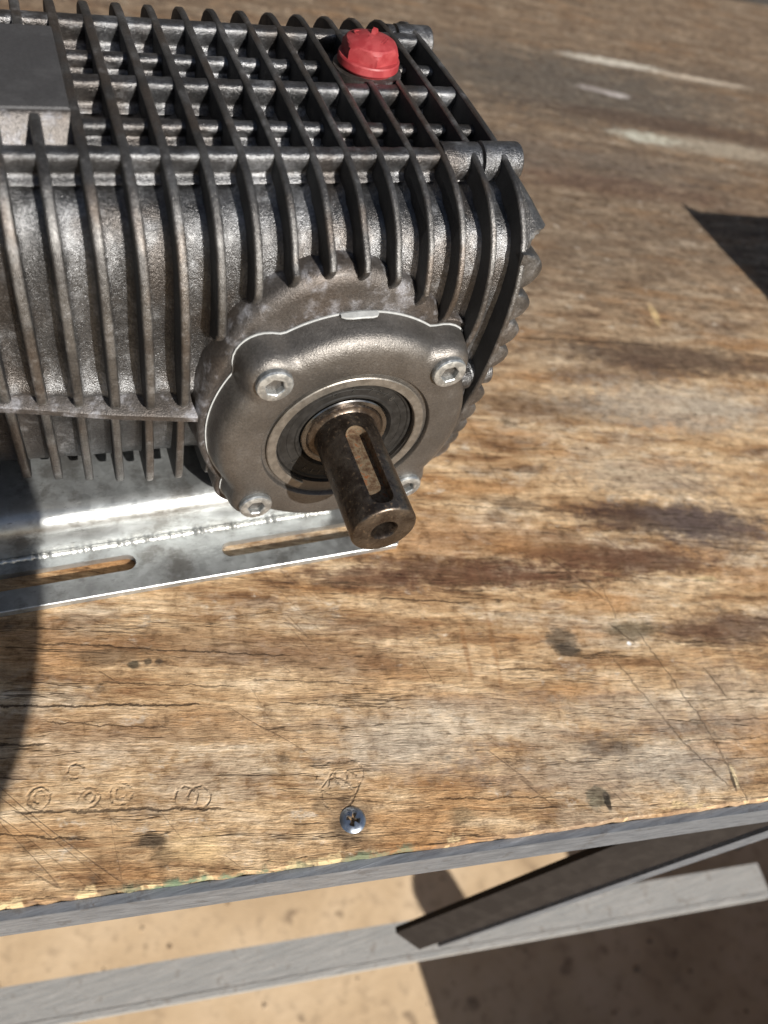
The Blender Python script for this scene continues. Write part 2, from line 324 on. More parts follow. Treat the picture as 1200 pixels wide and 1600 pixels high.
# ------------------------------------------------------------------ mesh helpers (millimetres in)
def empty(name, org, label, cat, group=None):
    o = bpy.data.objects.new(name, None); COL.objects.link(o); o.location = W(*org); o.empty_display_size = .02
    o['label'] = label; o['category'] = cat; o['org'] = org
    if group: o['group'] = group
    return o
def org_of(p):
    while p.parent: p = p.parent
    return p['org']
def build(name, verts, faces, mat, parent, smooth=35, extra=None):
    ox, oy, oz = org_of(parent)
    me = bpy.data.meshes.new(name)
    me.from_pydata([((x - ox) / 1000, (y - oy) / 1000, (z - oz) / 1000) for x, y, z in verts], [], faces)
    bm = bmesh.new(); bm.from_mesh(me)
    bmesh.ops.remove_doubles(bm, verts=bm.verts, dist=1e-7)
    bmesh.ops.recalc_face_normals(bm, faces=bm.faces)
    bm.to_mesh(me); bm.free()
    me.materials.append(mat)
    if extra: me.materials.append(extra)
    if smooth:
        for p in me.polygons: p.use_smooth = True
        me.set_sharp_from_angle(angle=math.radians(smooth))
    o = bpy.data.objects.new(name, me); COL.objects.link(o); o.parent = parent
    return o
def loft(rings, closed=False, caps=True):
    n = len(rings[0]); v = [p for r in rings for p in r]; f = []
    m = len(rings)
    for i in range(m if closed else m - 1):
        a, b = i * n, ((i + 1) % m) * n
        for j in range(n): f.append((a + j, a + (j + 1) % n, b + (j + 1) % n, b + j))
    if caps and not closed: f += [tuple(range(n)), tuple(range((m - 1) * n, m * n))]
    return v, f
def merge(*parts):
    V, F = [], []
    for v, f in parts:
        o = len(V); V += v; F += [tuple(i + o for i in q) for q in f]
    return V, F
def box(x0, x1, y0, y1, z0, z1, c=0.):
    r = lambda e, z: [(x0 + e, y0 + e, z), (x1 - e, y0 + e, z), (x1 - e, y1 - e, z), (x0 + e, y1 - e, z)]
    if not c: return loft([r(0, z0), r(0, z1)])
    return loft([r(c, z0), r(0, z0 + c), r(0, z1 - c), r(c, z1)])
def inset2d(p, d):
    n = len(p); out = []
    A = sum(p[i][0] * p[(i + 1) % n][1] - p[(i + 1) % n][0] * p[i][1] for i in range(n)); sg = 1 if A > 0 else -1
    for i in range(n):
        a, b, c = p[i - 1], p[i], p[(i + 1) % n]
        def nn(u, v):
            dx, dy = v[0] - u[0], v[1] - u[1]; l = math.hypot(dx, dy) or 1
            return (-dy / l * sg, dx / l * sg)
        n1, n2 = nn(a, b), nn(b, c); m = (n1[0] + n2[0], n1[1] + n2[1]); l = math.hypot(*m) or 1
        k = d / max(.5, (m[0] * n1[0] + m[1] * n1[1]) / l)
        out.append((b[0] + m[0] / l * k, b[1] + m[1] / l * k))
    return out
def smooth2d(p, it=1, closed=True):       # Chaikin
    for _ in range(it):
        q = []
        for i in range(len(p) if closed else len(p) - 1):
            a, b = p[i], p[(i + 1) % len(p)]
            q += [(a[0] * .75 + b[0] * .25, a[1] * .75 + b[1] * .25), (a[0] * .25 + b[0] * .75, a[1] * .25 + b[1] * .75)]
        p = q if closed else [p[0]] + q[1:-1] + [p[-1]]
    return p
def plate_x(out, x, t, bev=.5):           # plate in the Y-Z plane with rounded rims
    i1 = inset2d(out, bev); i2 = inset2d(out, bev * .3)
    h = t / 2
    return loft([[(xx, y, z) for y, z in o] for xx, o in ((x - h, i1), (x - h + bev * .4, i2), (x - h + bev, out), (x + h - bev, out), (x + h - bev * .4, i2), (x + h, i1))])
def lathe_y(prof, cx, cz, n=48, f=None, closed=False, caps=False):   # prof: (r, y)
    rings = []
    for r, y in prof:
        rings.append([(cx + (f(r, t) if f else r) * math.cos(t), y, cz + (f(r, t) if f else r) * math.sin(t)) for t in (2 * PI * i / n for i in range(n))])
    return loft(rings, closed, caps)
def tube(pts, rad, n=10):
    rings = []
    for i, p in enumerate(pts):
        a = Vector(pts[max(0, i - 1)]); b = Vector(pts[min(len(pts) - 1, i + 1)]); d = (b - a).normalized()
        u = d.orthogonal().normalized(); v = d.cross(u)
        if abs(d.x) > .7: u = Vector((0, 1, 0)); v = d.cross(u).normalized()
        r = rad(i) if callable(rad) else rad
        rings.append([tuple(Vector(p) + (u * math.cos(t) + v * math.sin(t)) * r) for t in (2 * PI * j / n for j in range(n))])
    return loft(rings)
def boolean(o, cutters, op='DIFFERENCE', smooth=35):
    for vf in cutters:
        c = build('cutter', vf[0], vf[1], vf[2] if len(vf) > 2 else o.data.materials[0], o.parent, 0)
        md = o.modifiers.new('b', 'BOOLEAN'); md.object = c; md.operation = op; md.solver = 'EXACT'
        md.material_mode = 'TRANSFER'
        bpy.context.view_layer.update()
        me = bpy.data.meshes.new_from_object(o.evaluated_get(bpy.context.evaluated_depsgraph_get()))
        o.modifiers.clear(); old = o.data; o.data = me; me.name = o.name
        bpy.data.objects.remove(c, do_unlink=True)
    if smooth:
        for p in o.data.polygons: p.use_smooth = True
        o.data.set_sharp_from_angle(angle=math.radians(smooth))
    return o
def lerp(tab, x):
    if x <= tab[0][0]: return tab[0][1]
    for (a, u), (b, v) in zip(tab, tab[1:]):
        if x <= b: return u + (v - u) * (x - a) / (b - a)
    return tab[-1][1]

# ------------------------------------------------------------------ the setting and the workbench
g = bpy.data.objects.new('ground', None)
bpy.data.objects.remove(g)
me = bpy.data.meshes.new('ground')
me.from_pydata([(-60, -60, 0), (60, -60, 0), (60, 60, 0), (-60, 60, 0)], [], [(0, 1, 2, 3)])
me.materials.append(M['ground'])
g = bpy.data.objects.new('ground', me); COL.objects.link(g); g['kind'] = 'structure'; g['label'] = 'tan dusty concrete ground below the workbench'

rv, rf = [], []
for _ in range(170):
    x, y = random.uniform(-420, 760), random.uniform(-380, 220); r = random.uniform(1.2, 3.2) if random.random() < .85 else random.uniform(3, 7)
    a0 = random.uniform(0, 6); n0 = len(rv); c0 = W(x, y, -880)
    for zz, rr in ((0, 1), (.45, .95), (.8, .5)):
        for q in range(6):
            t = a0 + q * PI / 3; e = r * rr * random.uniform(.75, 1.15)
            rv.append((c0.x + e * math.cos(t) / 1000, c0.y + e * math.sin(t) / 1000, r * zz / 1000))
    for b in (0, 6):
        rf += [(n0 + b + q, n0 + b + (q + 1) % 6, n0 + b + 6 + (q + 1) % 6, n0 + b + 6 + q) for q in range(6)]
    rf.append(tuple(n0 + 12 + q for q in range(6)))
me = bpy.data.meshes.new('grit'); me.from_pydata(rv, [], rf); me.materials.append(M['grit'])
go = bpy.data.objects.new('grit', me); COL.objects.link(go); go['kind'] = 'stuff'; go['label'] = 'loose grit scattered on the tan concrete below the bench'
TOP = -80.0
bench = empty('workbench', (200, 200, -880), 'weathered plywood workbench with a grey angle iron frame', 'workbench')
eu = Vector((EDGE_N[1], -EDGE_N[0])); en = Vector(EDGE_N)
def B(u, v, z):            # along the front edge, in from it, height
    p = en * EDGE_D + eu * u + en * v
    return (p.x, p.y, z)
def bbox(u0, u1, v0, v1, z0, z1):
    r = lambda z: [B(u0, v0, z), B(u1, v0, z), B(u1, v1, z), B(u0, v1, z)]
    return loft([r(z0), r(z1)])
# board: front edge slightly nibbled
fr = []
u = -480
while u < 1150:
    fr.append((u, random.uniform(-.25, .25) + (random.uniform(.2, .7) if random.random() < .2 else 0))); u += random.uniform(2.5, 6)
fr.append((1150, 0))
topo = [B(a, b + .7, TOP) for a, b in fr] + [B(1150, 915, TOP), B(-480, 915, TOP)]
mid = [B(a, b, TOP - .8) for a, b in fr] + [B(1151, 916, TOP - .8), B(-481, 916, TOP - .8)]
bot = [B(a, b * .4, TOP - 15) for a, b in fr] + [B(1151, 916, TOP - 15), B(-481, 916, TOP - 15)]
v, f = loft([bot, mid, topo]); build('tabletop', v, f, M['wood'], bench, 30)
def angle_rail(name, u0, u1, v0, z0, depth, high, t, mat, slope=0.):
    return build(name, *merge(bbox(u0, u1, v0, v0 + t, z0 - high, z0), bbox(u0, u1, v0 + t, v0 + depth, z0 - t, z0 - .05)), mat, bench, 0)
angle_rail('edge_rail', -480, 1150, -3.2, TOP - 2.6, -0.1 + 3.3, 22, 3, M['steelbar'])
build('frame_flange', *bbox(-480, 1150, .2, 34, TOP - 19, TOP - 15.4), M['steelbar'], bench, 0)
RZ = -400
build('lower_rail', *merge(bbox(-600, 388, 5, 27, RZ - 3, RZ), bbox(-600, 388, 1.5, 5, RZ - 9, RZ + .3)), M['barface'], bench, 0)
lo0, lo1, up0, up1 = Vector((60, -139.5, -340)), Vector((199, -161.5, -99.5)), Vector((46, -127, -330)), Vector((166, -145.8, -99.5))
nv = Vector((.3, .9, -.3)) * 4
build('diagonal_brace', *loft([[tuple(q) for q in (a, b, b + nv, a + nv)] for a, b in ((lo0, up0), (lo1, up1))]), M['darkbar'], bench, 0)
dn = Vector((3.5, -.6, -6.5))
fw = Vector((-.16, -.98, 0)) * 2
build('brace_lip', *loft([[tuple(q) for q in (a, a + dn * f, a + dn * f + fw, a + fw)] for a, f in ((lo0 + (lo1 - lo0) * .06, .8), (lo1, 3.0))]), M['steelbar'], bench, 0)
for (u, vv) in ((-440, 40), (1080, 40), (-440, 860), (1080, 860)):
    build('leg', *merge(bbox(u, u + 4, vv, vv + 40, -880, TOP - 19.3), bbox(u + 4, u + 40, vv, vv + 4, -880, TOP - 19.3)), M['steelbar'], bench, 0)
# countersunk cross-head screw let into the board
def screw():
    cx, cy = -20.9, -113.3; R = 5.0; n = 48; rings = []
    def cross(t, r):
        a = (t + .5) % (PI / 2); a = min(a, PI / 2 - a)
        return r * (1.0 if a < .42 else max(.38, .9 * .36 / max(.36, math.sin(a) * 1.25)))
    T = [2 * PI * i / n for i in range(n)]
    for r, z, fx in ((R, -1.2, 0), (R, -.1, 0), (R * .95, .2, 0), (R * .8, .75, 0), (R * .6, 1.1, 0), (2.7, 1.15, 1), (2.3, .2, 1), (1.1, -1.6, 1), (.3, -2, 1)):
        rings.append([(cx + (cross(t, r) if fx else r) * math.cos(t), cy + (cross(t, r) if fx else r) * math.sin(t), TOP + z) for t in T])
    return loft(rings)
build('screw', *screw(), M['screw'], bench, 30)

# ------------------------------------------------------------------ the pump
pump = empty('finned_pump', (-70, 91, TOP), 'cast aluminium finned pump with keyed shaft lying on the workbench', 'pump')
PITCH, XL = 11.202, 54.327
fx = lambda i: XL - (11 - i) * PITCH
OFF = [(-14, 36), (-8, 23), (-4, 14.5), (-3, 12), (-2, 9.5), (-1, 7), (0, 5.2), (1, 4.6), (3, 4), (6, 2), (9, .8), (11, 0)]
UPPER = [(152, 76), (148, 84), (140.5, 89), (131, 90.6), (82, 91.2), (50, 90.4), (40, 89.5), (30, 87.6), (21, 83.8), (13.5, 77.2), (8.6, 69), (5.9, 59), (4.7, 46)]
BACK = [(36, -51), (140, -51), (165, -30), (178, 10), (176, 50), (165, 72)]
ZEND = {2: 42, 3: 57, 4: 63.5, 5: 66.5, 6: 66, 7: 62, 8: 54, 9: 45, 10: 25}
def fin_outline(i):
    oy = lerp(OFF, i)
    sh = lambda y, z: (y + oy * max(0, min(1, (46 - y) / 40)), z)
    up = [sh(*p) for p in UPPER]
    if i <= 1:
        lo = [sh(5, 31), sh(5.6, 21), (oy + 6.5, 14), (oy + 13, 9.5), (oy + 14.3, 4), (oy + 14.6, -3), (oy + 17, -22), (oy + 19.5, -37.5), (oy + 22, -42.5), (oy + 30, -44), (60, -46)]
    elif i in ZEND:
        ze = ZEND[i]; up = [p for p in up if p[1] > ze + 3]
        yb = lerp([(25, 8.2), (42, 7.5), (66, 5.6)], ze) + oy * .9
        lo = [(yb + .3, ze + 4), (yb + 1.6, ze), (yb + 6, ze - 4.5), (26, ze - 8), (34, 10), (34, -20), (40, -40), (60, -46)]
        if i == 2: lo = [(yb, ze + 2.5), (yb + .6, ze), (yb + 6, ze - 4), (26, ze - 8), (24, 10), (20, 2), (20, -28), (22, -36), (30, -42), (60, -46)]
    else:
        lo = [(5, 31), (6.6, 15.4), (9.2, 3.5), (11.2, -10.8), (14.5, -25), (18.5, -38.6), (24, -46), (36, -51)]
    o = up + lo + (BACK[1:] if i <= 10 else BACK[1:])
    return smooth2d(o, 1)
FINS = {}
for i in range(-9, 12):
    t = lerp([(-3, 3.3), (1, 3.0), (4, 2.5), (11, 2.3)], i)
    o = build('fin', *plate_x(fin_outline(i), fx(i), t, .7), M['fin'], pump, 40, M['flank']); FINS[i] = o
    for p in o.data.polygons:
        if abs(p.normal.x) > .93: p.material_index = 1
# room for the filler plug between the fins
PX, PY = 24.2, 98.0
def cyl_z(cx, cy, r, z0, z1, n=40): return loft([[(cx + r * math.cos(2 * PI * k / n), cy + r * math.sin(2 * PI * k / n), z) for k in range(n)] for z in (z0, z1)])
for i in (7, 8, 9):
    boolean(FINS[i], [cyl_z(PX, PY, 14.2, 82.5, 99)])
# core behind the fins
def core_ring(x, i):
    cy = lerp([(-9, 40), (-4, 30.5), (-2, 26), (1, 22.8), (5, 20), (9, 16), (11, 15)], i)
    base = [(160, 75), (150, 79.6), (46, 79.6), (42.5, 79.4), (34, 77.6), (28.5, 74), (24.6, 68.5), (22.6, 61), (22, 50), (22.6, 35), (25, 15), (28, 0), (31, -20), (36, -36), (50, -43), (140, -43), (162, -20), (169, 20), (167, 55)]
    if i < 1.7: base[9:12] = [(22.8, 36), (22.7, 24), (21.9, 17.5), (19.5, 13), (21, 10.5), (25, 6), (26, 0)]
    else: base[9:12] = [(22.6, 35), (23, 30), (23.6, 24), (24.2, 19), (25, 15), (26.5, 8), (28, 0)]
    d = cy - 22
    f = (i % 1.0); fil = math.exp(-max(0, min(f, 1 - f) * PITCH - 1.3) / 1.3)      # fillets at the fin roots
    bul = -1.1 * (1 - (2 * f - 1) ** 2) + .9 - 2.4 * fil
    return [(x, y + (d + bul) * max(0, min(1, (46 - y) / 18)), z + (1.8 * fil if z > 78 else 0)) for y, z in smooth2d(base, 2)]
idx = [q + e for q in range(-9, 11) for e in (.0, .1, .16, .22, .3, .4, .5, .6, .7, .78, .84, .9) if q + e <= 10.26]
build('housing', *loft([core_ring(fx(i), i) for i in idx]), M['cast'], pump, 40)
build('end_cover', *loft([core_ring(fx(10.32), 10.32), core_ring(fx(10.55), 10.55), core_ring(fx(10.8), 10.8), core_ring(fx(11) - .5, 11), [(fx(11) + 3.5, y + (1.5 if y < 60 else -1.5), z - .5) for _, y, z in core_ring(0, 11)]]), M['cast'], pump, 40)
# ribs across the deck between the fins
def rib_prof(y0, th, ztop, neck):
    zb = 79.8
    return smooth2d([(y0 - 2.2, zb), (y0 + neck, zb + 2.2), (y0 + .6, zb + (ztop - zb) * .55), (y0 + .1, ztop - 1.2), (y0 + 1.2, ztop), (y0 + th - 1.2, ztop), (y0 + th, ztop - 1.4), (y0 + th - 1, zb + 3), (y0 + th + 2.5, zb)], 2)
for (y0, th, zt, x1) in ((39.8, 6.5, 89.3, fx(10.25)), (60.6, 5.5, 86.8, fx(11) - .6), (80, 6.5, 89.9, fx(11) - .6), (102.5, 5.5, 87.2, fx(11) - .6), (121, 7, 90, fx(11) - .6)):
    p = rib_prof(y0, th, zt, 2.4)
    xs = [fx(-9.4) + (x1 - fx(-9.4)) * k / 80 for k in range(81)]
    build('cross_rib', *loft([[(x, y + .12 * math.sin(x * 1.7 + y0), z + .12 * math.sin(x * 1.1)) for y, z in p] for x in xs]), M['cast'], pump, 50)
# flat raised pad at the left, ending on a fin
build('flat_pad', *box(fx(-9.4), fx(-1) - 1.2, 60.5, 112.6, 79, 91.6, .5), M['pad'], pump, 0)
build('pad_shoulder', *loft([[(x, y, z) for y, z in smooth2d([(60.9, 79), (60.9, 91.2), (59.2, 90.9), (56.4, 86.5), (54.2, 82), (51, 79)], 2)] for x in (fx(-9.4), fx(-1) - 1.3)]), M['boss'], pump, 40)
# bolt bosses that run along X at the corners of the end cover
def cyl_x(x0, x1, y, z, r, n=28, c=.8):
    ring = lambda x, rr: [(x, y + rr * math.cos(2 * PI * k / n), z + rr * math.sin(2 * PI * k / n)) for k in range(n)]
    return loft([ring(x0, r), ring(x1 - c, r), ring(x1 - c * .3, r - c * .35), ring(x1, r - c)])
for (x0, x1, y, z, r) in ((fx(9) + .5, 47.0, 44.5, 84.3, 6.3), (47.6, 62.5, 44.5, 84.3, 6.6), (fx(10) + .5, 47.0, 131, 84.3, 6.3), (47.6, 62.5, 131, 84.3, 6.6),
                          (46.2, 61.5, 15, 14, 5.2), (44.5, 51.4, 12.5, 14, 4.6)):
    build('bolt_boss', *cyl_x(x0, x1, y, z, r), M['cast'], pump, 40)
# shingle-like ribs on the right end
def end_rib(zc, hz, ext, y0, tip=None):
    rings = []
    n = 15
    for (yy, k) in ((0, .2), (.3, .55), (.9, .8), (2, .95), (4, 1), (90, 1), (140, .9)):
        sec = []
        for j in range(n):
            t = j / (n - 1)
            sec.append((fx(11) + .6 + ext * k * math.sin(PI * t ** 1.18) ** .46, y0 + yy, zc + hz * (1 - 2 * t)))
        sec += [(fx(11) - 1, y0 + yy, zc - hz), (fx(11) - 1, y0 + yy, zc + hz)]
        rings.append(sec)
    return loft(rings)
EY = [(-60, 30), (-45, 25), (-38.6, 18.5), (-25, 14.5), (-10.8, 11.2), (3.5, 9.2), (15, 6.6), (31, 5), (46, 4.7), (59, 5.9), (69, 8.6), (77, 13.5), (84, 22), (88, 31)]
for (zc, hz, ext) in ((64.8, 7.4, 9.8), (51.6, 6.2, 8.8), (39.8, 6.0, 8.6), (28.6, 5.6, 8.2), (3.5, 5.4, 8), (-7, 5.4, 8), (-17.6, 5.4, 8), (-28, 5.4, 8), (-38.5, 5.4, 8)):
    build('end_rib', *end_rib(zc, hz, ext, lerp(EY, zc) + 1.2), M['fin'], pump, 45)
# the topmost rib, chipped off at its tip
chip = [(53, 88), (57, 86.5), (60.5, 82.2), (63.2, 78.6), (64.6, 76.9), (63.2, 76.4), (62.4, 75.4), (61.2, 75.7), (60.4, 74.2), (59.6, 73.9), (59, 72.6), (58.4, 71.6), (53, 71)]
rings = []
for (yy, s) in ((13.2, .55), (14, .85), (15.8, 1), (20, 1), (60, .9), (130, .6)):
    jz = [random.uniform(-.25, .25) if 4 < k < 12 else 0 for k in range(len(chip))]
    rings.append([(max(54.9, 54 + (x - 54) * s), min(125, yy - 13.2 + lerp(EY, z) + 2.2), z + q) for (x, z), q in zip(chip, jz)])
build('end_rib', *loft(rings), M['fin'], pump, 25)['label'] = 'end rib with a chipped tip'
# parting flange low on the left
FR = [(-200, 41), (-170, 35), (-140, 29.5), (-114, 24), (-102.5, 21.2), (-91, 18.2), (-80, 15.6), (-69, 13.4), (-60, 11.6), (-54.5, 10.6)]
rings = []
for x, y in FR:
    e = (x + 54.5 == 0) * 1.0
    rings.append([(x + dx, yy, z) for dx, yy, z in ((1.2, y + .5, 6.6), (1, y, 7.2), (1, y, 9.2), (1, y + .7, 9.9), (0, y + 6, 11.6), (0, y + 9.5, 13.2), (-1, y + 22, 14.5), (0, y + 26, 6.6))])
build('parting_flange', *loft(rings), M['boss'], pump, 40)
# hub that carries the bearing cover
PHI = .032; BA = 32.126
BOLTS = [(-BA * math.cos(PHI) + BA * math.sin(PHI), BA * math.sin(PHI) + BA * math.cos(PHI)), (BA * math.cos(PHI) + BA * math.sin(PHI), -BA * math.sin(PHI) + BA * math.cos(PHI)),
         (-BA * math.cos(PHI) - BA * math.sin(PHI), BA * math.sin(PHI) - BA * math.cos(PHI)), (BA * math.cos(PHI) - BA * math.sin(PHI), -BA * math.sin(PHI) - BA * math.cos(PHI))]
def cover_r(t, R=49.0, rho=9.9):
    s = R ** 34
    for bx, bz in BOLTS:
        d = math.hypot(bx, bz); a = t - math.atan2(bz, bx); q = rho ** 2 - (d * math.sin(a)) ** 2
        if math.cos(a) > 0 and q > 0: s += (d * math.cos(a) + math.sqrt(q)) ** 34
    return s ** (1 / 34)
NC = 160
TH = [2 * PI * k / NC for k in range(NC)]
def cring(fr_, y): return [(fr_(t) * math.cos(t), y, fr_(t) * math.sin(t)) for t in TH]
def flare(t):
    d = math.degrees(t); d = (d + 180) % 360 - 180
    return 51.6 + 14.5 * math.exp(-(((d - 101) / 41) ** 2))
mx = lambda a, b: max(a, b)
rings = [cring(lambda t: cover_r(t) + .4, 12.2), cring(lambda t: mx(cover_r(t) + 2.6, 0), 12.5), cring(lambda t: mx(cover_r(t) + 3.4, flare(t) - 5), 12.0), cring(lambda t: mx(cover_r(t) + 4, flare(t) - .8), 12.4),
         cring(lambda t: mx(cover_r(t) + 4.4, flare(t) + 1.6), 15.5), cring(lambda t: mx(cover_r(t) + 4.8, flare(t) + 2.2), 22), cring(lambda t: mx(cover_r(t) + 5.2, flare(t) + 3.5), 30), cring(lambda t: mx(cover_r(t) + 5.4, flare(t) + 4), 44)]
def clampz(r): return [(x, y, max(z, -49)) for x, y, z in r]
build('hub', *loft([cring(lambda t: 30, 12.2)] + [clampz(r) for r in rings], caps=False), M['boss'], pump, 50)
build('gasket', *loft([cring(lambda t: cover_r(t) + 1.65, 12.25), cring(lambda t: cover_r(t) + 1.7, 11.7), cring(lambda t: cover_r(t) - 4, 11.4)], caps=False), M['gasket'], pump, 50)
tb = [(r, a) for a in [math.radians(q) for q in range(82, 100, 2)] for r in (0,)]
tr = []
for k, a in enumerate([math.radians(q) for q in (83, 84, 86, 90, 94, 96.5, 98)]):
    e = (.4, .8, 1, 1, 1, .8, .4)[k]; c_, s_ = math.cos(a), math.sin(a); R = cover_r(a)
    tr.append([(r * c_, y, r * s_) for r, y in ((R + 1.6, 11.3), (R + 2.15, 11.2), (R + 2.15 - .25 * e, 11.2 - 2.6 * e), (R + 1.4, 11 - 2.6 * e))])
build('sealant_tab', *loft(tr), M['gasket'], pump, 50)
CF = lambda d: (lambda t: cover_r(t) - d * (1 - .42 * max(0, min(1, (cover_r(t) - 49.2) / 5.5))))
prof = [(lambda t: 26.8, 9), (lambda t: 26.8, 2), (lambda t: 32.3, 2), (lambda t: 32.5, .8), (lambda t: 32.9, .2), (lambda t: 33.6, 0), (CF(8.6), 0), (CF(6.4), .2), (CF(4.2), .9), (CF(2.3), 2.1), (CF(1.0), 3.8), (CF(.2), 6), (lambda t: cover_r(t) + 1.2, 11.5)]
build('bearing_cover', *loft([cring(a, y) for a, y in prof], caps=False), M['cover'], pump, 32)
# circlip: open ring, its gap low on the left
a0, a1 = math.radians(-126), math.radians(-126 + 318)
rr = []
for k in range(91):
    a = -(2 * PI - (a1 - a0)) * 0 + math.radians(-65) + (math.radians(-122 + 360) - math.radians(-65)) * k / 90
    rr.append([(r * math.cos(a), y, r * math.sin(a)) for r, y in ((27.0, 1.9), (27.0, .75), (27.3, .45), (30.3, .45), (30.7, .75), (30.7, 1.9))])
build('circlip', *loft(rr), M['circlip'], pump, 35)
# bearing: rubber shield with a lip and stamped marks, inner race
bear = build('bearing', *lathe_y([(26.7, 9), (26.7, 3.6), (26.0, 3.1), (25.2, 3.2), (24.8, 3.6), (22.6, 3.6), (22.4, 3.45), (22.2, 3.6), (19.6, 3.6), (19.2, 3.2), (18.4, 3.2), (18.0, 3.9), (17.4, 4.6), (16.9, 6)], 0, 0, 96), M['seal'], pump, 30)
build('inner_race', *lathe_y([(17.0, 8), (17.0, 3.7), (16.6, 3.3), (15.2, 3.2), (14.2, 4)], 0, 0, 80), M['race'], bear, 35)
fnt = bpy.data.curves.new('t', 'FONT')
def glyphs(text, deg0, step, size, r):
    V, F = [], []
    for q, ch in enumerate(text):
        if ch == ' ': continue
        fnt.body = ch; fnt.size = size; fnt.extrude = .12; fnt.align_x = 'CENTER'; fnt.align_y = 'CENTER'; fnt.resolution_u = 3
        o = bpy.data.objects.new('t', fnt); COL.objects.link(o); bpy.context.view_layer.update()
        m = o.to_mesh(); a = math.radians(deg0 - q * step); n0 = len(V)
        for v_ in m.vertices:
            px, pz = v_.co.x, v_.co.y + r
            b = a - PI / 2
            V.append((px * math.cos(b) - pz * math.sin(b), 3.52 - v_.co.z, px * math.sin(b) + pz * math.cos(b)))
        F += [tuple(n0 + k for k in p.vertices) for p in m.polygons]
        o.to_mesh_clear(); bpy.data.objects.remove(o)
    return V, F
build('bearing_lettering', *merge(glyphs('D 2 72/8', 108, 9, 3.4, 22.2), glyphs('T 8IIF T', 215, -9, 3.4, 22.2)), M['mark'], bear, 0)['kind'] = 'stuff'
# shaft with shoulder, centre hole and keyway
L = 42.7
sh = build('shaft', *lathe_y([(4.2, -L + 13), (4.2, -L + 1.2), (5.0, -L), (11.0, -L), (11.6, -L + .35), (12, -L + 1), (12, 1.2), (12.3, 2.2), (13.2, 2.9), (14.2, 3.1), (14.6, 3.6), (14.6, 9)], 0, 0, 96, caps=True), M['shaft'], pump, 32)
kx = -1.2; n = 14; ring = [(4 * math.cos(PI * k / n), 4 * math.sin(PI * k / n)) for k in range(n + 1)]
kw = [(kx + a, -8 + b) for a, b in ring] + [(kx - a, -35.6 - b) for a, b in ring]
ka = math.radians(2)
rot = lambda x, y, z: (x * math.cos(ka) + z * math.sin(ka), y, -x * math.sin(ka) + z * math.cos(ka))
boolean(sh, [(*loft([[rot(x, y, 7.6) for x, y in kw], [rot(x, y, 16) for x, y in kw]]), M['keyway'])])
# socket head bolts
def bolt(cx, cz, rot0, y0=-2.4, R=6.4):
    n = 48; T = [2 * PI * k / n for k in range(n)]
    hexr = lambda t, ap: ap / math.cos(((t - rot0 + PI / 6) % (PI / 3)) - PI / 6)
    rings = []
    for r, y in ((R - .2, 1.5), (R, 0.5), (R, y0 + .9), (R - .35, y0 + .25), (R - 1.0, y0), (4.2, y0)): rings.append([(cx + r * math.cos(t), y, cz + r * math.sin(t)) for t in T])
    for ap, y in ((3.35, y0), (3.0, y0 + .35), (2.95, y0 + 3.6)): rings.append([(cx + hexr(t, ap) * math.cos(t), y, cz + hexr(t, ap) * math.sin(t)) for t in T])
    rings.append([(cx + .2 * math.cos(t), y0 + 4.6, cz + .2 * math.sin(t)) for t in T])
    return loft(rings)
for (bx, bz), r0 in zip(BOLTS, (.2, .75, .45, .1)):
    build('bolt', *bolt(bx, bz, r0), M['bolt'], pump, 28)
# red filler plug on its threaded boss
build('plug_boss', *cyl_z(PX, PY, 12.6, 78.5, 89.6, 40), M['boss'], pump, 40)
def plug():
    n = 72; T = [2 * PI * k / n for k in range(n)]; r0 = math.radians(25)
    hx = lambda t, ap: ap / math.cos(((t - r0) % (PI / 3)) - PI / 6)
    P = lambda t, r, z: (PX + r * math.cos(t), PY + r * math.sin(t), z)
    rings = [[P(t, r, z) for t in T] for r, z in ((8.5, 88), (10.2, 90.4), (11.0, 90.7), (11.25, 91.1), (11.2, 93.3), (10.9, 93.8))]
    rings.append([P(t, min(hx(t, 9.2), 10.6), 93.95) for t in T])
    for z, rr in ((95, 10.6), (96.6, 10.55), (97.5, 9.95), (98.2, 9.4), (98.7, 8.9)): rings.append([P(t, min(hx(t, 9.15), rr), z) for t in T])
    for r, z in ((7.6, 99.2), (5.8, 99.8), (3.5, 100.3), (1.2, 100.5), (.2, 100.5)): rings.append([P(t, r, z) for t in T])
    return loft(rings)
pl = build('filler_plug', *plug(), M['plug'], pump, 20)
ca_, sa_ = math.cos(.9), math.sin(.9)
def lp(u, v_, z): return (PX + u * ca_ - v_ * sa_, PY + u * sa_ + v_ * ca_, z)
tab = [(-5, 99.6), (-3.6, 100.4), (-1.2, 100.7), (-.6, 100.3), (.6, 100.6), (1, 102), (1.8, 101.6), (2.4, 102.1), (3.6, 101.5), (4.6, 100.0)]
build('plug_tab', *loft([[lp(a, b, z) for a, z in tab] + [lp(4.4, b, 98.5), lp(-4.5, b, 98.5)] for b in (-.7, .7)]), M['plug'], pl, 30)
ov = []
for k in range(24):
    t = 2 * PI * k / 24
    ov.append([tuple(lp(-.6 + (2.0 + d) * math.cos(t) * .8, 5.0 + (1.5 + d) * math.sin(t), 99.95 + e)) for d, e in ((-.22, -.5), (-.22, .12), (.22, .12), (.22, -.5))])
build('plug_emblem', *merge(loft(ov, True), *[loft([[lp(-2.6, y - .16, 98.5), lp(2.6, y - .16, 98.5), lp(2.6, y + .16, 98.5), lp(-2.6, y + .16, 98.5)], [lp(-2.6, y - .16, 100.75 - abs(y) * .14), lp(2.6, y - .16, 100.75 - abs(y) * .14), lp(2.6, y + .16, 100.75 - abs(y) * .14), lp(-2.6, y + .16, 100.75 - abs(y) * .14)]]) for y in (-3.6, -4.5, -5.4)]), M['plug'], pl, 0)
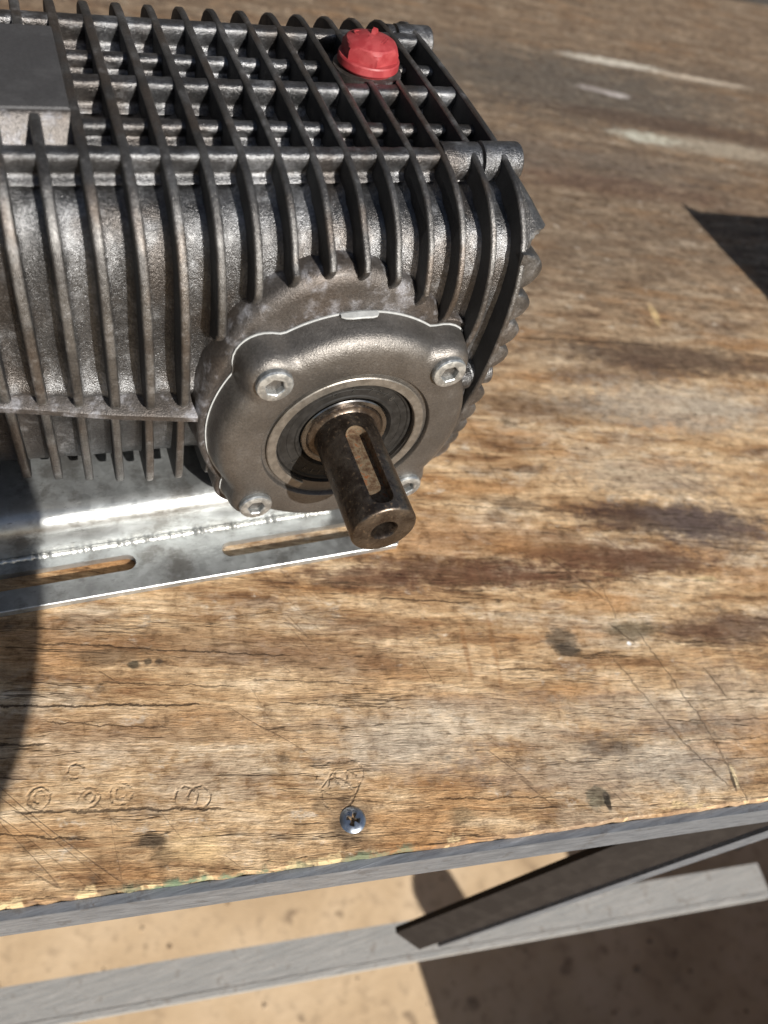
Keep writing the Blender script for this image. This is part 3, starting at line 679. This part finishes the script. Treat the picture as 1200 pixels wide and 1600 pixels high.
# galvanised mounting bracket under the pump
brk = None
path = [(27, -79.6), (24, -79.6), (24, -66)] + [(33 - 9 * math.cos(a), -64 + 9 * math.sin(a)) for a in [math.radians(q) for q in range(0, 91, 10)]] + [(150, -55)]
inner = [(150, -58)] + [(33 - 6 * math.cos(a), -64 + 6 * math.sin(a)) for a in [math.radians(q) for q in range(90, -1, -10)]] + [(27, -66)]
prof = path + inner
brk = build('mounting_bracket', *merge(loft([[(x, y, z) for y, z in prof] for x in (-230, 12)]), box(-230, 37, 150, 152, TOP + .2, -55, 0)), M['galv'], pump, 40)
fl = [(-230, .4), (36.6, -1.6), (38, 0), (38, 60), (-230, 60)]
fo = build('slotted_flange', *loft([[(x, y, TOP + .1) for x, y in fl], [(x, y, TOP + 2.9) for x, y in fl], [(x, y + (.35 if y < 5 else 0), TOP + 3.2) for x, y in fl]]), M['galv'], brk, 30)
def slot(x0, x1, yc, r):
    o = [(x1 + r * math.sin(t), yc - r * math.cos(t)) for t in [PI * k / 12 for k in range(13)]] + [(x0 - r * math.sin(t), yc + r * math.cos(t)) for t in [PI * k / 12 for k in range(13)]]
    return loft([[(x, y, TOP - 3) for x, y in o], [(x, y, TOP + 6) for x, y in o]])
boolean(fo, [slot(-165, -82, 13.2, 3.9), slot(-38, 18, 11.2, 3.9)], smooth=30)
pts = []; q = -230
while q < 11.5: pts.append((q, 23.2, TOP + 3.3 + random.uniform(-.2, .2))); q += .8
build('weld_bead', *tube(pts, lambda i: 1.2 + .22 * math.sin(i * 1.55 + math.sin(i * .31) * 1.5) + random.uniform(-.3, .3), 8), M['weld'], brk, 60)
for (x, y) in ((-150, 60), (-150, 130), (20, 60), (20, 130)):
    build('foot', *cyl_z(x, y, 9, -55.5, -42, 20), M['cast'], pump, 40)

# ------------------------------------------------------------------ things added outside the frame to shade what lies in it
shadow_caster = empty('shadow_dish', (-180, -400, -880), 'round black dish on a stand added out of view to cast shade on the bench', 'shadow_caster')  # dish on a stand, added to cast the shadow at the left edge
dish = [(20, 60), (60, 52), (105, 25), (128, 0), (132, -4), (129, -2), (104, 20), (58, 46), (0.5, 50)]
build('caster_dish', *lathe_y([(r, -400 - y) for r, y in dish], -151, 212, 48), M['shadow_caster'], shadow_caster, 40)
build('pole', *tube([(-180, -425, -860), (-180, -425, -300), (-180, -440, 200)], 9, 14), M['shadow_caster'], shadow_caster, 40)
build('base', *cyl_z(-180, -425, 130, -880, -858, 40), M['shadow_caster'], shadow_caster, 40)
blk = empty('shadow_wedge', (480, 90, TOP), 'dark wedge block added out of view to cast shade on the bench', 'block')  # added, its outline shaped to cast the wedge of shadow on the board
wp = [(381, TOP), (398, -26), (417, 33), (426, 26), (480, 21), (600, 18), (600, TOP)]
build('block_body', *loft([[(x, y, z) for x, z in wp] for y in (16, 74)]), M['darkbar'], blk, 0)
sky_blocker = empty('sky_blocker', (-1200, 1700, -880), 'dark corrugated sheets added out of view to keep sky light off the workbench', 'sky_blocker')  # unseen walls added to cut the sky light
def sheet(p, q, h):       # corrugated sheet from p to q
    dx, dy = q[0] - p[0], q[1] - p[1]; l = math.hypot(dx, dy); n = int(l / 38); ring0, ring1 = [], []
    for off in (0, 6):
        pts = []
        for k in range(n * 2 + 1):
            f = k / (n * 2); b = (9 if k % 2 else -9) + off
            pts.append((p[0] + dx * f - dy / l * b, p[1] + dy * f + dx / l * b))
        (ring0 if off == 0 else ring1).extend(pts)
    o = ring0 + ring1[::-1]
    return loft([[(x, y, -880) for x, y in o], [(x, y, -880 + h) for x, y in o]])
for p, q in (((-1900, 1700), (2600, 1700)), ((-1300, -300), (-1300, 1690))):
    build('blocker_sheet', *sheet(p, q, 2900), M['sky_blocker'], sky_blocker, 0)
for (x0, x1, y0, y1, h, lb) in ((290, 560, -760, -430, 215, 'low grey slatted box added out of view to shade the ground'), (580, 1100, -800, -420, 330, 'tall grey slatted box added out of view to shade the ground')):  # slatted boxes added to darken the ground at lower right
    c = empty('shade_box', ((x0 + x1) / 2, (y0 + y1) / 2, -880), lb, 'shade_box', 'boxes added to shade the ground')
    build('shade_box_body', *box(x0, x1, y0, y1, -880, -880 + h, 2), M['shade_box'], c, 0)
    for k in range(4):
        z = -880 + h * (k + .5) / 4
        build('slat', *box(x0 - 12, x0, y0, y1, z - h / 9, z + h / 9, 1), M['shade_box'], c, 0)
shade_cyl = empty('shade_cylinder', (346, -462, -665), 'small black cylinder added on the low grey box to cast shade', 'shade_cyl')  # added to cast the shadow patch behind the lower rail
build('cylinder_body', *cyl_z(346, -462, 30, -665, -627, 28), M['shadow_caster'], shade_cyl, 40)
build('lid', *cyl_z(346, -462, 27, -627, -623, 28), M['shadow_caster'], shade_cyl, 40)
for o in list(bpy.data.objects):
    if 'org' in o: del o['org']
